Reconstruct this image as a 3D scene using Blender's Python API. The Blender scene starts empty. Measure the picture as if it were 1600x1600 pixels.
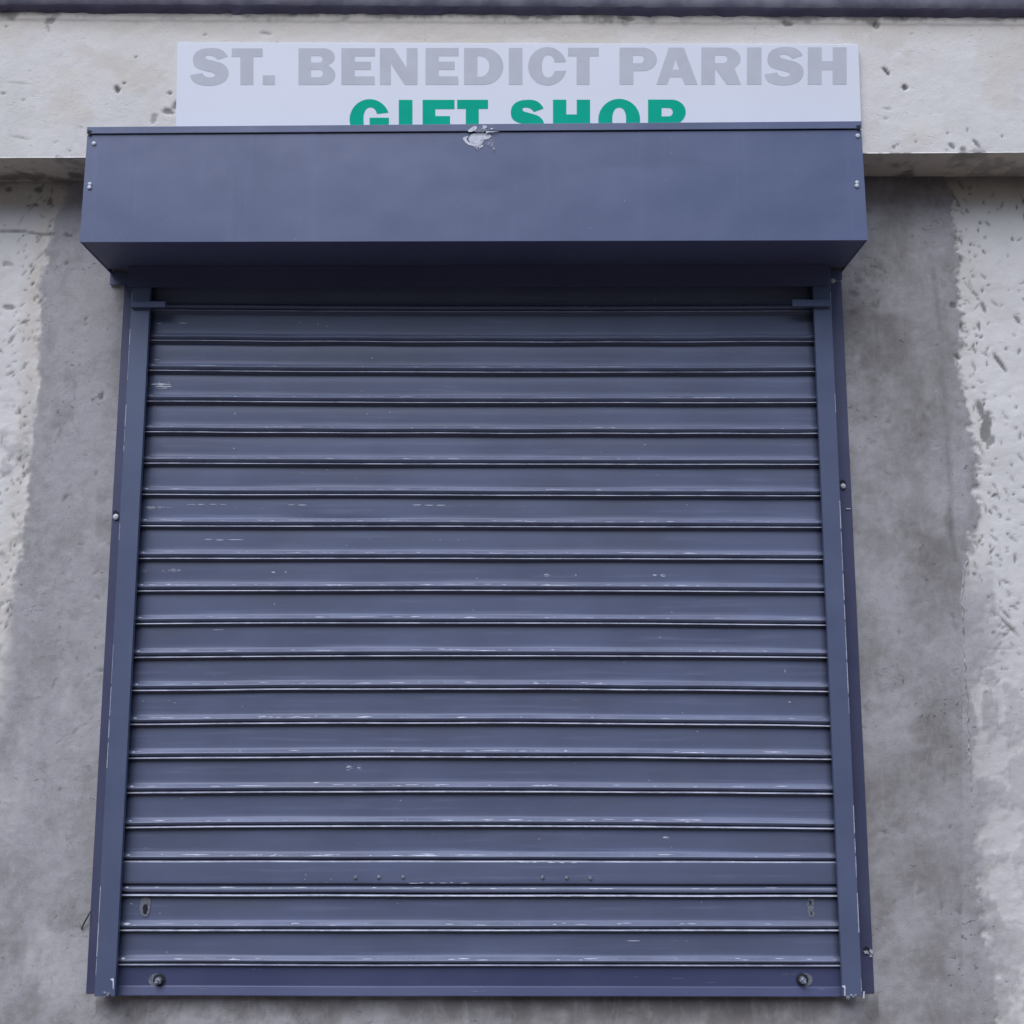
import bpy, bmesh, math, random
import numpy as np
from mathutils import Vector

# ------------------------------------------------------------------ camera
F_PX, SIZE = 1770.0, 1600.0          # focal length and frame, in photo pixels
TH = math.atan(F_PX / 11500.0)       # upward tilt
CAM = Vector((0.0, -2.6, 1.6))
scene = bpy.context.scene
cd = bpy.data.cameras.new('camera')
cd.sensor_width = 36.0
cd.lens = 36.0 * F_PX / SIZE
cd.clip_start, cd.clip_end = 0.05, 2000.0
cam = bpy.data.objects.new('camera', cd)
cam.location = CAM
cam.rotation_euler = (math.pi / 2 + TH, 0, 0)
scene.collection.objects.link(cam)
scene.camera = cam

# ------------------------------------------------------------------ sky, sun, exposure
SUN_EL, SUN_AZ = math.radians(54), math.radians(200)   # azimuth clockwise from +Y
world = bpy.data.worlds.new('World')
scene.world = world
world.use_nodes = True
wn = world.node_tree
sky = wn.nodes.new('ShaderNodeTexSky')
sky.sky_type = 'NISHITA'
sky.sun_disc = False
sky.sun_elevation = SUN_EL
sky.sun_rotation = SUN_AZ
sky.air_density, sky.dust_density, sky.ozone_density = 1.0, 1.0, 1.5
bg = wn.nodes['Background']
bg.inputs['Strength'].default_value = 0.10
wn.links.new(sky.outputs['Color'], bg.inputs['Color'])
sl = bpy.data.lights.new('sun', 'SUN')
sl.energy = 1.5
sl.angle = math.radians(54)
sl.color = (0.90, 0.925, 1.0)
sun = bpy.data.objects.new('sun', sl)
sd = Vector((math.cos(SUN_EL) * math.sin(SUN_AZ), math.cos(SUN_EL) * math.cos(SUN_AZ), math.sin(SUN_EL)))
sun.rotation_euler = sd.to_track_quat('Z', 'Y').to_euler()
sun.location = sd * 20
scene.collection.objects.link(sun)
vs = scene.view_settings
vs.view_transform = 'Standard'
vs.look = 'None'
vs.exposure = 0.89
vs.gamma = 1.0
vs.use_curve_mapping = False

# ------------------------------------------------------------------ measuring helpers
CT, ST = math.cos(TH), math.sin(TH)
def at(px, py, Y=0.0):
    """world point on the upright plane y=Y that the photo shows at (px, py)"""
    u, v = (px - 800.0) / F_PX, (800.0 - py) / F_PX
    d = Vector((u, CT - v * ST, ST + v * CT))
    return CAM + d * ((Y - CAM.y) / d.y)
def to_px(x, y, z):
    dx, dy, dz = x - CAM.x, y - CAM.y, z - CAM.z
    depth = dy * CT + dz * ST
    return 800 + F_PX * dx / depth, 800 - F_PX * (dz * CT - dy * ST) / depth
MPP = 2.6 / F_PX                     # metres per photo pixel on the wall, roughly

# ------------------------------------------------------------------ object helpers
COL = scene.collection
def obj(name, me, mat, parent=None):
    if isinstance(me, bmesh.types.BMesh):
        bm = me
        me = bpy.data.meshes.new(name)
        bm.normal_update()
        bm.to_mesh(me)
        bm.free()
    o = bpy.data.objects.new(name, me)
    COL.objects.link(o)
    for m in (mat if isinstance(mat, (list, tuple)) else [mat]):
        me.materials.append(m)
    if parent is not None:
        o.parent = parent
        o.matrix_parent_inverse = parent.matrix_world.inverted()
    return o
def thing(name, label, cat, loc):
    o = bpy.data.objects.new(name, None)
    o.location = loc
    COL.objects.link(o)
    bpy.context.view_layer.update()
    o['label'] = label
    o['category'] = cat
    return o
def hexa(bm, p, bevel=0.0):
    """solid from 8 points: 4 front (tl,tr,br,bl) then 4 back"""
    vsx = [bm.verts.new(q) for q in p]
    fs = []
    for idx in ((0, 3, 2, 1), (4, 5, 6, 7), (0, 1, 5, 4), (1, 2, 6, 5), (2, 3, 7, 6), (3, 0, 4, 7)):
        fs.append(bm.faces.new([vsx[i] for i in idx]))
    bmesh.ops.recalc_face_normals(bm, faces=fs)
    if bevel:
        es = {e for f in fs for e in f.edges}
        bmesh.ops.bevel(bm, geom=list(es), offset=bevel, segments=2, profile=0.5, affect='EDGES')
def box(bm, x0, x1, y0, y1, z0, z1, bevel=0.0):
    hexa(bm, [(x0, y0, z1), (x1, y0, z1), (x1, y0, z0), (x0, y0, z0),
              (x0, y1, z1), (x1, y1, z1), (x1, y1, z0), (x0, y1, z0)], bevel)
def dome(bm, c, r, h, n=14, flat=0.5, squash=1.0, tilt=0.0):
    """screw or bolt head standing out of a wall towards -y"""
    rings = [(r, 0.0), (r, -h * flat), (r * 0.8, -h * 0.85), (r * 0.4, -h)]
    prev = None
    for rr, yy in rings:
        ring = []
        for k in range(n):
            a = 2 * math.pi * k / n + tilt
            ring.append(bm.verts.new((c[0] + rr * math.cos(a), c[1] + yy, c[2] + rr * squash * math.sin(a))))
        if prev:
            for k in range(n):
                bm.faces.new((prev[k], prev[(k + 1) % n], ring[(k + 1) % n], ring[k]))
        prev = ring
    bm.faces.new(prev)
    bmesh.ops.recalc_face_normals(bm, faces=bm.faces[:])
def blob(bm, pts, Y, th=0.0006, mi=0):
    """thin flat patch with outline pts (photo pixels) on the plane y=Y"""
    ws = [at(px, py, Y) for px, py in pts]
    fr = [bm.verts.new((w.x, Y - th, w.z)) for w in ws]
    bk = [bm.verts.new((w.x, Y, w.z)) for w in ws]
    n = len(ws)
    f = bm.faces.new(fr)
    fs = [f] + [bm.faces.new((fr[i], fr[(i + 1) % n], bk[(i + 1) % n], bk[i])) for i in range(n)]
    bmesh.ops.recalc_face_normals(bm, faces=fs)
    if f.normal.y > 0:
        for g in fs: g.normal_flip()
    for g in fs: g.material_index = mi

# ------------------------------------------------------------------ numpy noise
def vnoise(x, y, seed):
    xi, yi = np.floor(x).astype(np.int64), np.floor(y).astype(np.int64)
    fx, fy = x - xi, y - yi
    fx, fy = fx * fx * fx * (fx * (fx * 6 - 15) + 10), fy * fy * fy * (fy * (fy * 6 - 15) + 10)
    def h(a, b):
        n = (a * 374761393 + b * 668265263 + seed * 974634777) & 0x7fffffff
        n = ((n ^ (n >> 13)) * 1274126177) & 0x7fffffff
        return ((n ^ (n >> 16)) & 0xffff) / 65535.0
    a, b, c, d = h(xi, yi), h(xi + 1, yi), h(xi, yi + 1), h(xi + 1, yi + 1)
    return (a * (1 - fx) + b * fx) * (1 - fy) + (c * (1 - fx) + d * fx) * fy
def fbm(x, y, seed, octv=5, gain=0.5):
    s, amp, tot = 0.0, 1.0, 0.0
    for o in range(octv):
        c, sn = math.cos(0.6 * o), math.sin(0.6 * o)
        s = s + amp * vnoise((c * x - sn * y) * 2 ** o, (sn * x + c * y) * 2 ** o, seed + 17 * o)
        tot += amp
        amp *= gain
    return s / tot
def sstep(a, b, x):
    t = np.clip((x - a) / (b - a), 0, 1)
    return t * t * (3 - 2 * t)

# ------------------------------------------------------------------ materials
class NT:
    def __init__(s, name):
        s.m = bpy.data.materials.new(name)
        s.m.use_nodes = True
        s.t = s.m.node_tree
        s.b = s.t.nodes['Principled BSDF']
    def n(s, typ, **kw):
        nd = s.t.nodes.new(typ)
        for k, v in kw.items():
            if k == 'ins':
                for i, val in v.items():
                    if hasattr(val, 'is_output') or isinstance(val, bpy.types.NodeSocket):
                        s.t.links.new(val, nd.inputs[i])
                    else:
                        nd.inputs[i].default_value = val
            else:
                setattr(nd, k, v)
        return nd
    def mix(s, f, a, b, mode='MIX'):
        nd = s.n('ShaderNodeMix', data_type='RGBA', blend_type=mode)
        for i, val in ((0, f), (6, a), (7, b)):
            if isinstance(val, bpy.types.NodeSocket): s.t.links.new(val, nd.inputs[i])
            else: nd.inputs[i].default_value = val if i == 0 else (*val, 1)
        return nd.outputs[2]
    def math(s, op, a, b=0.0, c=0.0):
        return s.n('ShaderNodeMath', operation=op, ins={0: a, 1: b, 2: c}).outputs[0]
    def ramp(s, v, lo, hi):
        return s.n('ShaderNodeMapRange', interpolation_type='SMOOTHSTEP', ins={0: v, 1: lo, 2: hi}).outputs[0]
    def noise(s, vec, scale, detail=4.0, rough=0.55, dist=0.0):
        return s.n('ShaderNodeTexNoise', ins={'Vector': vec, 'Scale': scale, 'Detail': detail, 'Roughness': rough, 'Distortion': dist}).outputs[0]
    def coord(s, sc=(1, 1, 1), loc=None):
        g = s.n('ShaderNodeNewGeometry').outputs['Position']
        mp = s.n('ShaderNodeMapping', ins={'Vector': g, 'Scale': sc})
        if loc is not None: s.t.links.new(loc, mp.inputs['Location'])
        return mp.outputs[0]
    def attr(s, name):
        return s.n('ShaderNodeAttribute', attribute_name=name).outputs['Fac']
    def bump(s, h, strength=0.3, dist=0.002):
        s.t.links.new(s.n('ShaderNodeBump', ins={'Height': h, 'Strength': strength, 'Distance': dist}).outputs[0], s.b.inputs['Normal'])
    def set(s, **kw):
        for k, v in kw.items():
            k = {'col': 'Base Color', 'rough': 'Roughness', 'metal': 'Metallic', 'spec': 'Specular IOR Level'}[k]
            if isinstance(v, bpy.types.NodeSocket): s.t.links.new(v, s.b.inputs[k])
            else: s.b.inputs[k].default_value = (*v, 1) if isinstance(v, tuple) else v
        return s.m

def plaster_mat(name):
    n = NT(name)
    p = n.coord()
    ce, pit, stain_shade, tone, warm = (n.attr(a) for a in ('cement', 'pit', 'stain_shade', 'tone', 'warm'))
    fine = n.noise(p, 230, 4, 0.7)
    med = n.noise(p, 38, 5, 0.6)
    big = n.noise(p, 5, 4, 0.55)
    streak = n.noise(n.coord((60, 60, 5)), 1.0, 4, 0.6)
    cream = n.mix(n.ramp(big, 0.3, 0.62), CREAM_A, CREAM_B)
    cream = n.mix(warm, cream, CREAM_W)
    cream = n.mix(n.math('MULTIPLY', n.ramp(med, 0.52, 0.72), 0.10), cream, (0.42, 0.41, 0.40))
    cem = n.mix(tone, CEM_DARK, CEM_LIGHT)
    cem = n.mix(n.math('MULTIPLY', n.ramp(med, 0.42, 0.66), 0.22), cem, (0.28, 0.268, 0.26))
    cem = n.mix(n.math('MULTIPLY', n.ramp(streak, 0.5, 0.75), 0.16), cem, (0.34, 0.345, 0.36))
    cem = n.mix(n.math('MULTIPLY', n.ramp(fine, 0.5, 0.72), 0.34), cem, (0.15, 0.146, 0.142))
    c = n.mix(ce, cream, cem)
    c = n.mix(pit, c, (0.15, 0.145, 0.14))
    c = n.mix(stain_shade, c, (0.075, 0.066, 0.066))
    # hairline cracks and trowel sweeps in the bare cement
    cr = n.math('ABSOLUTE', n.math('SUBTRACT', n.noise(p, 2.6, 7, 0.62, 0.6), 0.5))
    cr = n.math('MULTIPLY', n.math('SUBTRACT', 1.0, n.ramp(cr, 0.0008, 0.0034)), n.ramp(n.noise(p, 1.7, 2), 0.52, 0.6))
    tw = n.noise(n.coord((30, 30, 12)), 1.0, 6, 0.68, 1.2)
    c = n.mix(n.math('MULTIPLY', n.math('MULTIPLY', n.ramp(tw, 0.52, 0.60), 0.15), ce), c, (0.46, 0.44, 0.43))
    tw2 = n.noise(n.coord((16, 16, 13), None), 1.0, 7, 0.66, 0.8)
    c = n.mix(n.math('MULTIPLY', n.math('MULTIPLY', n.ramp(tw2, 0.535, 0.60), 0.15), ce), c, (0.155, 0.145, 0.138))
    # grit pulled out of the face: small dark pocks that come in clusters
    pk = n.ramp(n.noise(n.coord((75, 75, 95)), 1.0, 3, 0.6, 0.5), 0.635, 0.69)
    pk = n.math('MULTIPLY', pk, n.ramp(n.noise(p, 5.5, 3), 0.48, 0.6))
    c = n.mix(n.math('MULTIPLY', n.math('MULTIPLY', pk, 0.6), ce), c, (0.10, 0.095, 0.09))
    c = n.mix(n.math('MULTIPLY', n.math('MULTIPLY', cr, ce), 0.4), c, (0.09, 0.085, 0.08))
    h = n.math('ADD', n.math('MULTIPLY', fine, 0.5), n.math('SUBTRACT', n.math('MULTIPLY', med, 1.2), n.math('MULTIPLY', pk, 0.8)))
    n.bump(h, 0.5, 0.0025)
    return n.set(col=c, rough=0.88, spec=0.25)
CREAM_A, CREAM_B, CREAM_W = (0.66, 0.635, 0.605), (0.74, 0.71, 0.68), (0.64, 0.585, 0.51)
CEM_DARK, CEM_LIGHT = (0.232, 0.213, 0.202), (0.41, 0.393, 0.398)
M_PLASTER = plaster_mat('painted_plaster')

def metal_paint(name, a, b, rough=0.42, scale=6.0, bumpd=0.0, streaky=False, specks=0.0, runs=False):
    n = NT(name)
    rnd = n.n('ShaderNodeObjectInfo').outputs['Random']
    off = n.n('ShaderNodeCombineXYZ', ins={0: n.math('MULTIPLY', rnd, 37.0), 1: 0.0, 2: n.math('MULTIPLY', rnd, 19.0)}).outputs[0]
    p = n.coord((1, 1, 1), off)
    v = n.noise(p, scale, 4, 0.55)
    c = n.mix(n.ramp(v, 0.34, 0.66), a, b)
    if streaky:
        q = n.coord((4, 90, 90), off)
        st = n.noise(q, 1.0, 5, 0.65)
        c = n.mix(n.math('MULTIPLY', n.ramp(st, 0.52, 0.74), 0.4), c, tuple(min(1, x * 1.55 + .012) for x in b))
        c = n.mix(n.math('MULTIPLY', n.ramp(n.noise(n.coord((2.2, 9, 14), off), 1.0, 4, .6), 0.5, 0.7), 0.5), c, (a[0] * 1.06, a[1] * 1.0, a[2] * 0.86))
        n.t.links.new(n.math('ADD', n.math('MULTIPLY', st, 0.25), rough - 0.12), n.b.inputs['Roughness'])
    else:
        n.t.links.new(n.math('ADD', n.math('MULTIPLY', n.noise(p, 30, 4), 0.2), rough - 0.1), n.b.inputs['Roughness'])
    if runs:
        c = n.mix(n.math('MULTIPLY', n.ramp(n.noise(n.coord((26, 26, 1.2)), 1.0, 5, 0.65), 0.52, 0.74), 0.16), c, tuple(x * 1.5 for x in b))
        c = n.mix(n.math('MULTIPLY', n.ramp(n.noise(n.coord((2, 3, 9)), 1.0, 5, 0.6), 0.55, 0.75), 0.3), c, tuple(x * 0.72 for x in a))
    if specks:
        sp = n.noise(p, 140, 2, 0.5)
        c = n.mix(n.ramp(sp, specks, specks + 0.03), c, (0.30, 0.32, 0.42))
    h = n.math('ADD', n.math('MULTIPLY', n.noise(p, 3.5, 2), 1.0), n.math('MULTIPLY', n.noise(p, 220, 2), 0.012))
    n.bump(h, 1.0, bumpd or 0.004)
    return n.set(col=c, spec=0.5)
M_HOOD = metal_paint('hood_paint', (0.086, 0.109, 0.200), (0.106, 0.128, 0.226), 0.46, 4.0, 0.006, False, 0.775, True)
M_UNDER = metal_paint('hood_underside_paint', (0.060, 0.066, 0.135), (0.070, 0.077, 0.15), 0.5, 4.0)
M_SLAT = metal_paint('slat_paint', (0.096, 0.112, 0.180), (0.115, 0.135, 0.218), 0.45, 3.5, 0.004, True)
M_BAR = metal_paint('bottom_bar_paint', (0.051, 0.059, 0.132), (0.064, 0.073, 0.150), 0.45, 4.0)
M_GUIDE = metal_paint('guide_paint', (0.080, 0.100, 0.172), (0.096, 0.120, 0.198), 0.5, 5.0)
M_FLANGE = metal_paint('flange_paint', (0.056, 0.060, 0.118), (0.070, 0.075, 0.138), 0.5, 5.0)
M_COPE = metal_paint('coping_paint', (0.085, 0.078, 0.14), (0.12, 0.11, 0.17), 0.7, 14.0)
M_COPE2 = metal_paint('coping_face', (0.22, 0.21, 0.25), (0.13, 0.125, 0.165), 0.8, 16.0)

def worn_lip():
    n = NT('worn_lip_paint')
    rnd = n.n('ShaderNodeObjectInfo').outputs['Random']
    off = n.n('ShaderNodeCombineXYZ', ins={0: n.math('MULTIPLY', rnd, 37.0), 1: 0.0, 2: 0.0}).outputs[0]
    v = n.noise(n.coord((14, 14, 40), off), 1.0, 6, 0.7)
    w = n.noise(n.coord((55, 200, 400), off), 1.0, 4, 0.7)
    c = n.mix(n.ramp(v, 0.36, 0.6), (0.27, 0.28, 0.35), (0.47, 0.48, 0.57))
    c = n.mix(n.ramp(w, 0.56, 0.68), c, (0.60, 0.61, 0.68))
    return n.set(col=c, rough=0.45, spec=0.5)
M_LIP = worn_lip()
M_BEAD = metal_paint('rubbed_bead_paint', (0.120, 0.135, 0.203), (0.172, 0.190, 0.268), 0.4, 9.0, 0.003, True)
def simple(name, col, rough=0.5, metal=0.0, var=0.15, scale=30, spec=0.5):
    n = NT(name)
    v = n.noise(n.coord(), scale, 4, 0.6)
    c = n.mix(n.ramp(v, 0.3, 0.7), tuple(x * (1 - var) for x in col), tuple(min(1, x * (1 + var)) for x in col))
    n.bump(n.noise(n.coord(), scale * 6, 2), 0.15, 0.001)
    return n.set(col=c, rough=rough, metal=metal, spec=spec)
M_SCUFF = simple('bare_scuff', (0.62, 0.63, 0.70), 0.6, 0, 0.2, 90)
M_SCUFF2 = simple('faint_scuff', (0.25, 0.26, 0.33), 0.6, 0, 0.3, 90)
M_SMEAR = simple('white_filler', (0.62, 0.63, 0.68), 0.75, 0, 0.15, 120)
M_SMEAR2 = simple('thin_filler', (0.32, 0.33, 0.42), 0.75, 0, 0.25, 120)
for m_, lo, hi in ((M_SMEAR2, .36, .6), (M_SCUFF2, .34, .56), (M_SMEAR, .12, .26)):
    nt = m_.node_tree
    geo = nt.nodes.new('ShaderNodeNewGeometry')
    no = nt.nodes.new('ShaderNodeTexNoise')
    no.inputs['Scale'].default_value = 260
    no.inputs['Detail'].default_value = 4
    mr = nt.nodes.new('ShaderNodeMapRange')
    mr.inputs[1].default_value, mr.inputs[2].default_value = lo, hi
    nt.links.new(geo.outputs['Position'], no.inputs['Vector'])
    nt.links.new(no.outputs[0], mr.inputs[0])
    nt.links.new(mr.outputs[0], nt.nodes['Principled BSDF'].inputs['Alpha'])
M_ZINC = simple('zinc', (0.50, 0.52, 0.56), 0.5, 0.2, 0.15, 200)
M_DARK = simple('black_hole', (0.012, 0.013, 0.02), 0.8, 0, 0.2, 80)
M_STEEL = simple('weld_steel', (0.23, 0.24, 0.28), 0.5, 0.4, 0.4, 250)
M_SIGN = simple('sign_board_face', (0.715, 0.725, 0.775), 0.55, 0, 0.012, 5)
M_LGREY = simple('grey_vinyl', (0.535, 0.54, 0.575), 0.7, 0, 0.04, 14, 0.1)
M_GREEN = simple('green_vinyl', (0.008, 0.405, 0.265), 0.7, 0, 0.04, 14, 0.03)
M_WIRE = simple('wire_black', (0.02, 0.02, 0.028), 0.5, 0, 0.2, 80)
M_GROUND = simple('packed_earth', (0.15, 0.122, 0.10), 0.9, 0, 0.2, 1.5)
M_RIDGE = simple('plaster_arris', (0.44, 0.43, 0.42), 0.9, 0, 0.25, 60)

# ------------------------------------------------------------------ grids and levels
def grid_mesh(name, X3, Y3, Z3, attrs):
    nz, nx = X3.shape
    co = np.stack([X3, Y3, Z3], -1).reshape(-1, 3).astype(np.float32)
    idx = np.arange(nz * nx).reshape(nz, nx)
    q = np.stack([idx[:-1, :-1], idx[:-1, 1:], idx[1:, 1:], idx[1:, :-1]], -1).reshape(-1)
    nf = (nz - 1) * (nx - 1)
    me = bpy.data.meshes.new(name)
    me.vertices.add(len(co)); me.vertices.foreach_set('co', co.reshape(-1))
    me.loops.add(nf * 4); me.loops.foreach_set('vertex_index', q.astype(np.int32))
    me.polygons.add(nf)
    me.polygons.foreach_set('loop_start', np.arange(0, nf * 4, 4, dtype=np.int32))
    me.polygons.foreach_set('use_smooth', np.ones(nf, dtype=bool))
    me.update(calc_edges=True)
    for k, a in attrs.items():
        at_ = me.attributes.new(k, 'FLOAT', 'POINT')
        at_.data.foreach_set('value', np.ascontiguousarray(a, dtype=np.float32).reshape(-1))
    me.validate()
    return me

YF = -0.125                                       # front of the fascia beam
zfl, zfr = at(0, 247, YF), at(1600, 238.5, YF)    # lower arris of the beam
def z_beam(x): return zfl.z + (x - zfl.x) * (zfr.z - zfl.z) / (zfr.x - zfl.x)
YC = YF - 0.019                                   # coping front
zcl, zcr = at(0, 7, YC), at(1600, 15, YC)
def z_cope(x): return zcl.z + (x - zcl.x) * (zcr.z - zcl.z) / (zcr.x - zcl.x)
TOPZ = 3.32
XL, XR = -4.0, 4.0

# ------------------------------------------------------------------ ground
bm = bmesh.new()
bmesh.ops.create_grid(bm, x_segments=2, y_segments=2, size=300)
g = obj('pavement', bm, M_GROUND)
g.location = (0, 0, 0)
g['kind'] = 'structure'

# slope added behind the camera, unseen, to block low sky and shade the hood
hx = np.linspace(-110, 110, 90)
hy = np.linspace(-70, -15, 40)
HX, HY = np.meshgrid(hx, hy)
HZ = 15.0 * sstep(15, 30, -HY) + 8 * sstep(28, 70, -HY)
HZ = HZ * (0.85 + 0.3 * fbm(HX * .05, HY * .05, 91, 4)) + 1.6 * (fbm(HX * .4, HY * .4, 92, 3) - .5) * sstep(16, 22, -HY) - 0.02
sky_blocker = obj('sky_blocker_slope', grid_mesh('sky_blocker_slope', HX, HY, HZ, {}), simple('sky_blocker_dark', (0.062, 0.066, 0.045), 0.95, 0, .4, .6))
sky_blocker['kind'] = 'structure'

# ------------------------------------------------------------------ building
bld = thing('shop_building', 'plastered shop front, cream paint above bare grey cement round the shutter opening', 'building', (0, 0, 0))

def line_x(pts, Y):
    """boundary x (pixels) as a function of photo row"""
    ys = np.array([p[1] for p in pts], float)
    xs = np.array([p[0] for p in pts], float)
    return np.interp(Y, ys, xs)
LEFT_B = [(118, 270), (106, 300), (98, 325), (84, 350), (78, 375), (70, 420), (66, 480), (62, 540), (55, 620), (50, 680),
          (42, 750), (38, 800), (32, 860), (25, 920), (20, 980), (14, 1040), (0, 1100), (-40, 1180), (-140, 1300), (-300, 1500)]
RIGHT_B = [(1478, 270), (1488, 330), (1495, 400), (1492, 440), (1500, 520), (1508, 600), (1518, 680), (1528, 760), (1526, 800),
           (1514, 860), (1504, 900), (1502, 940), (1507, 1040), (1513, 1150), (1517, 1250), (1524, 1350), (1536, 1450), (1552, 1550), (1565, 1640)]

def stamp(field, X, Y, xs, ys, cx, cy, a, b, ang, soft=1.3, amp=1.0):
    """elongated chip centred on a pixel, drawn into a grid field"""
    r = max(a, b) + 4
    i0, i1 = np.searchsorted(xs, [cx - r, cx + r])
    j0, j1 = np.searchsorted(ys, [cy - r, cy + r])
    if i1 <= i0 or j1 <= j0: return
    j0, j1, i0, i1 = max(j0 - 1, 0), j1 + 1, max(i0 - 1, 0), i1 + 1
    x, y = X[j0:j1, i0:i1] - cx, Y[j0:j1, i0:i1] - cy
    c, s = math.cos(ang), math.sin(ang)
    u, v = (x * c + y * s) / a, (-x * s + y * c) / b
    wob = 0.35 * (fbm(x * 0.25 + cx, y * 0.25 + cy, 5, 3) - 0.5) * 2
    d = (np.sqrt(u * u + v * v) + wob - 1) * min(a, b)
    m = amp * (1 - sstep(-soft * 0.5, soft * 0.9, d))
    field[j0:j1, i0:i1] = np.maximum(field[j0:j1, i0:i1], m)

def axis(lo, hi, dlo, dhi, step, coarse=0.12):
    a = np.arange(dlo, dhi + 1e-6, step)
    l = np.arange(lo, dlo - 1e-6, coarse) if lo < dlo else np.array([])
    r = np.arange(dhi + coarse, hi + 1e-6, coarse) if hi > dhi else np.array([])
    return np.concatenate([l, a, r])

def build_wall():
    xs = axis(XL, XR, -1.44, 1.44, 0.0042)
    ztop = max(z_beam(XL), z_beam(XR)) + 0.03
    zs = axis(0.0, ztop, 0.66, ztop, 0.0042)
    X3, Z3 = np.meshgrid(xs, zs)
    PX, PY = to_px(X3, 0.0, Z3)
    PXc, PYc = 800 + F_PX * xs / 2.6 * 0.99, None
    # working axes in pixels measured on the plain wall scale (sorted for stamping)
    U, V = X3 / MPP, -Z3 / MPP
    us, vs_ = xs / MPP, zs / MPP
    rng = random.Random(11)
    n1 = fbm(X3 * 6, Z3 * 6, 1, 6, 0.58)
    n2 = fbm(X3 * 22, Z3 * 22, 2, 5, 0.6)
    n3 = fbm(X3 * 60, Z3 * 60, 3, 4, 0.6)
    nv = fbm(X3 * 14, Z3 * 4.0, 4, 5, 0.6)          # streaks that run down the wall
    sdl = PX - line_x(LEFT_B, PY)
    sdr = line_x(RIGHT_B, PY) - PX
    low = sstep(850, 1250, PY)
    ampl = 18 + 70 * low
    wob = (n1 - 0.5) * 2 * ampl + (n2 - 0.5) * 2 * (16 + 10 * low) + (n3 - 0.5) * 26
    soft = 6 + 45 * low
    # cement left and right of the shutter, ragged edge
    cl = sstep(-soft, soft * 0.6, sdl + wob * 0.55)
    ar = np.where((PY > 868) & (PY < 1275), 0.12, 0.85)
    softr = np.where(PY > 868, 4, 6)
    cr = sstep(-softr, softr * 0.6, sdr + ((n1 - 0.5) * 34 + (n2 - 0.5) * 30 + (n3 - 0.5) * 22) * ar)
    cem = np.minimum(cl, cr)
    # second, thinner smear of cement beyond the right-hand arris, fading out to paint
    sm = sstep(-0.15, 0.4, (n1 - 0.5) * 0.9 + (n2 - 0.5) * 0.8 + (nv - 0.5) * 0.7 + (1 - (PX - 1505) / (60 + 55 * sstep(1000, 1600, PY))) * 0.62 - 0.18)
    sm = sm * sstep(850, 960, PY) * (PX > 1480) * 0.92
    blot = sstep(.47, .53, 0.55 * nv + 0.45 * n2)
    sm2 = np.clip((0.78 - (PX - 1505) / 240) * (0.55 + 0.65 * blot + 0.4 * (n3 - .5)), 0, 1) * sstep(860, 1020, PY) * (PX > 1500)
    cem = np.maximum(cem, np.maximum(sm, sm2))
    # thin smears spreading left of the left edge
    sl_ = sstep(0.0, 0.22, (n2 - 0.5) * 1.2 + (nv - 0.5) * 1.0 + (1 + sdl / 55.0) * 0.4 - 0.14) * (sdl < 10) * 0.6 * sstep(560, 760, PY)
    cem = np.maximum(cem, sl_)
    # everything below the shutter
    cem = np.maximum(cem, sstep(1540, 1575, PY + (n1 - 0.5) * 30) * (PX > -60) * (PX < 1540 + (n1 - .5) * 160))
    # light rubbed patches inside the cement, lower left
    rub = sstep(0.54, 0.68, nv * 0.6 + n1 * 0.4) * sstep(900, 1100, PY) * (1 - sstep(90, 150, PX)) * 0.22
    cem = cem * (1 - rub)
    tone = np.clip(0.52 + (n1 - 0.5) * 1.5 + (n2 - 0.5) * 0.6 + (n3 - 0.5) * 0.4 + (nv - 0.5) * 0.7, 0, 1)
    dark = np.zeros_like(PX)
    def spot(cx, cy, rx, ry, a):
        d = ((PX - cx) / rx) ** 2 + ((PY - cy) / ry) ** 2 + (n2 - 0.5) * 2.2 + (n1 - 0.5) * 1.6
        return a * (1 - sstep(0.2, 1.3, d))
    for cx, cy, rx, ry, a in ((1370, 540, 60, 62, .6), (1420, 420, 70, 40, .25), (1450, 660, 46, 40, .4), (1345, 690, 44, 60, .35), (1440, 850, 40, 28, .55), (1370, 850, 50, 34, .5),
                              (1340, 1000, 40, 90, .3), (1450, 1140, 40, 22, .6), (1428, 1285, 34, 16, .6), (1400, 1500, 80, 80, .3), (1470, 1500, 30, 40, .4),
                              (1505, 450, 12, 60, .6), (1480, 815, 10, 30, .8), (100, 650, 26, 34, .5), (165, 800, 18, 60, .5), (110, 860, 24, 36, .35), (180, 520, 18, 90, .4),
                              (50, 1510, 34, 50, .55), (140, 1560, 60, 60, .3), (170, 660, 12, 40, .4), (128, 1100, 16, 90, .35), (760, 1585, 620, 30, .75), (105, 1420, 50, 40, .35)):
        dark = np.maximum(dark, spot(cx, cy, rx, ry, a))
    lite = np.zeros_like(PX)
    for cx, cy, rx, ry, a in ((130, 560, 44, 110, .7), (1440, 520, 34, 70, .55), (1430, 1150, 30, 22, .8), (1470, 730, 40, 70, .5), (1440, 1280, 70, 60, .45), (90, 1250, 60, 160, .55),
                              (728, 1584, 4, 22, 1.6), (918, 1572, 4, 10, 1.2), (538, 1596, 4, 8, 1.2), (1490, 560, 16, 120, .8), (1500, 740, 20, 110, .9), (1470, 380, 20, 60, .5), (110, 940, 50, 70, .5), (1470, 1420, 60, 60, .4)):
        lite = np.maximum(lite, spot(cx, cy, rx, ry, a))
    tone = np.clip(tone + np.where(PX < 800, 0.36, np.where((PX > 1503) & (PY > 860), 0.25, -0.03)) + lite * 0.4 - dark * 0.55, 0, 1)
    # chips and pits: us rises, row axis falls, so stamp in (x, z) scaled to pixels
    pit = np.zeros_like(PX)
    ZV = Z3 / MPP
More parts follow.
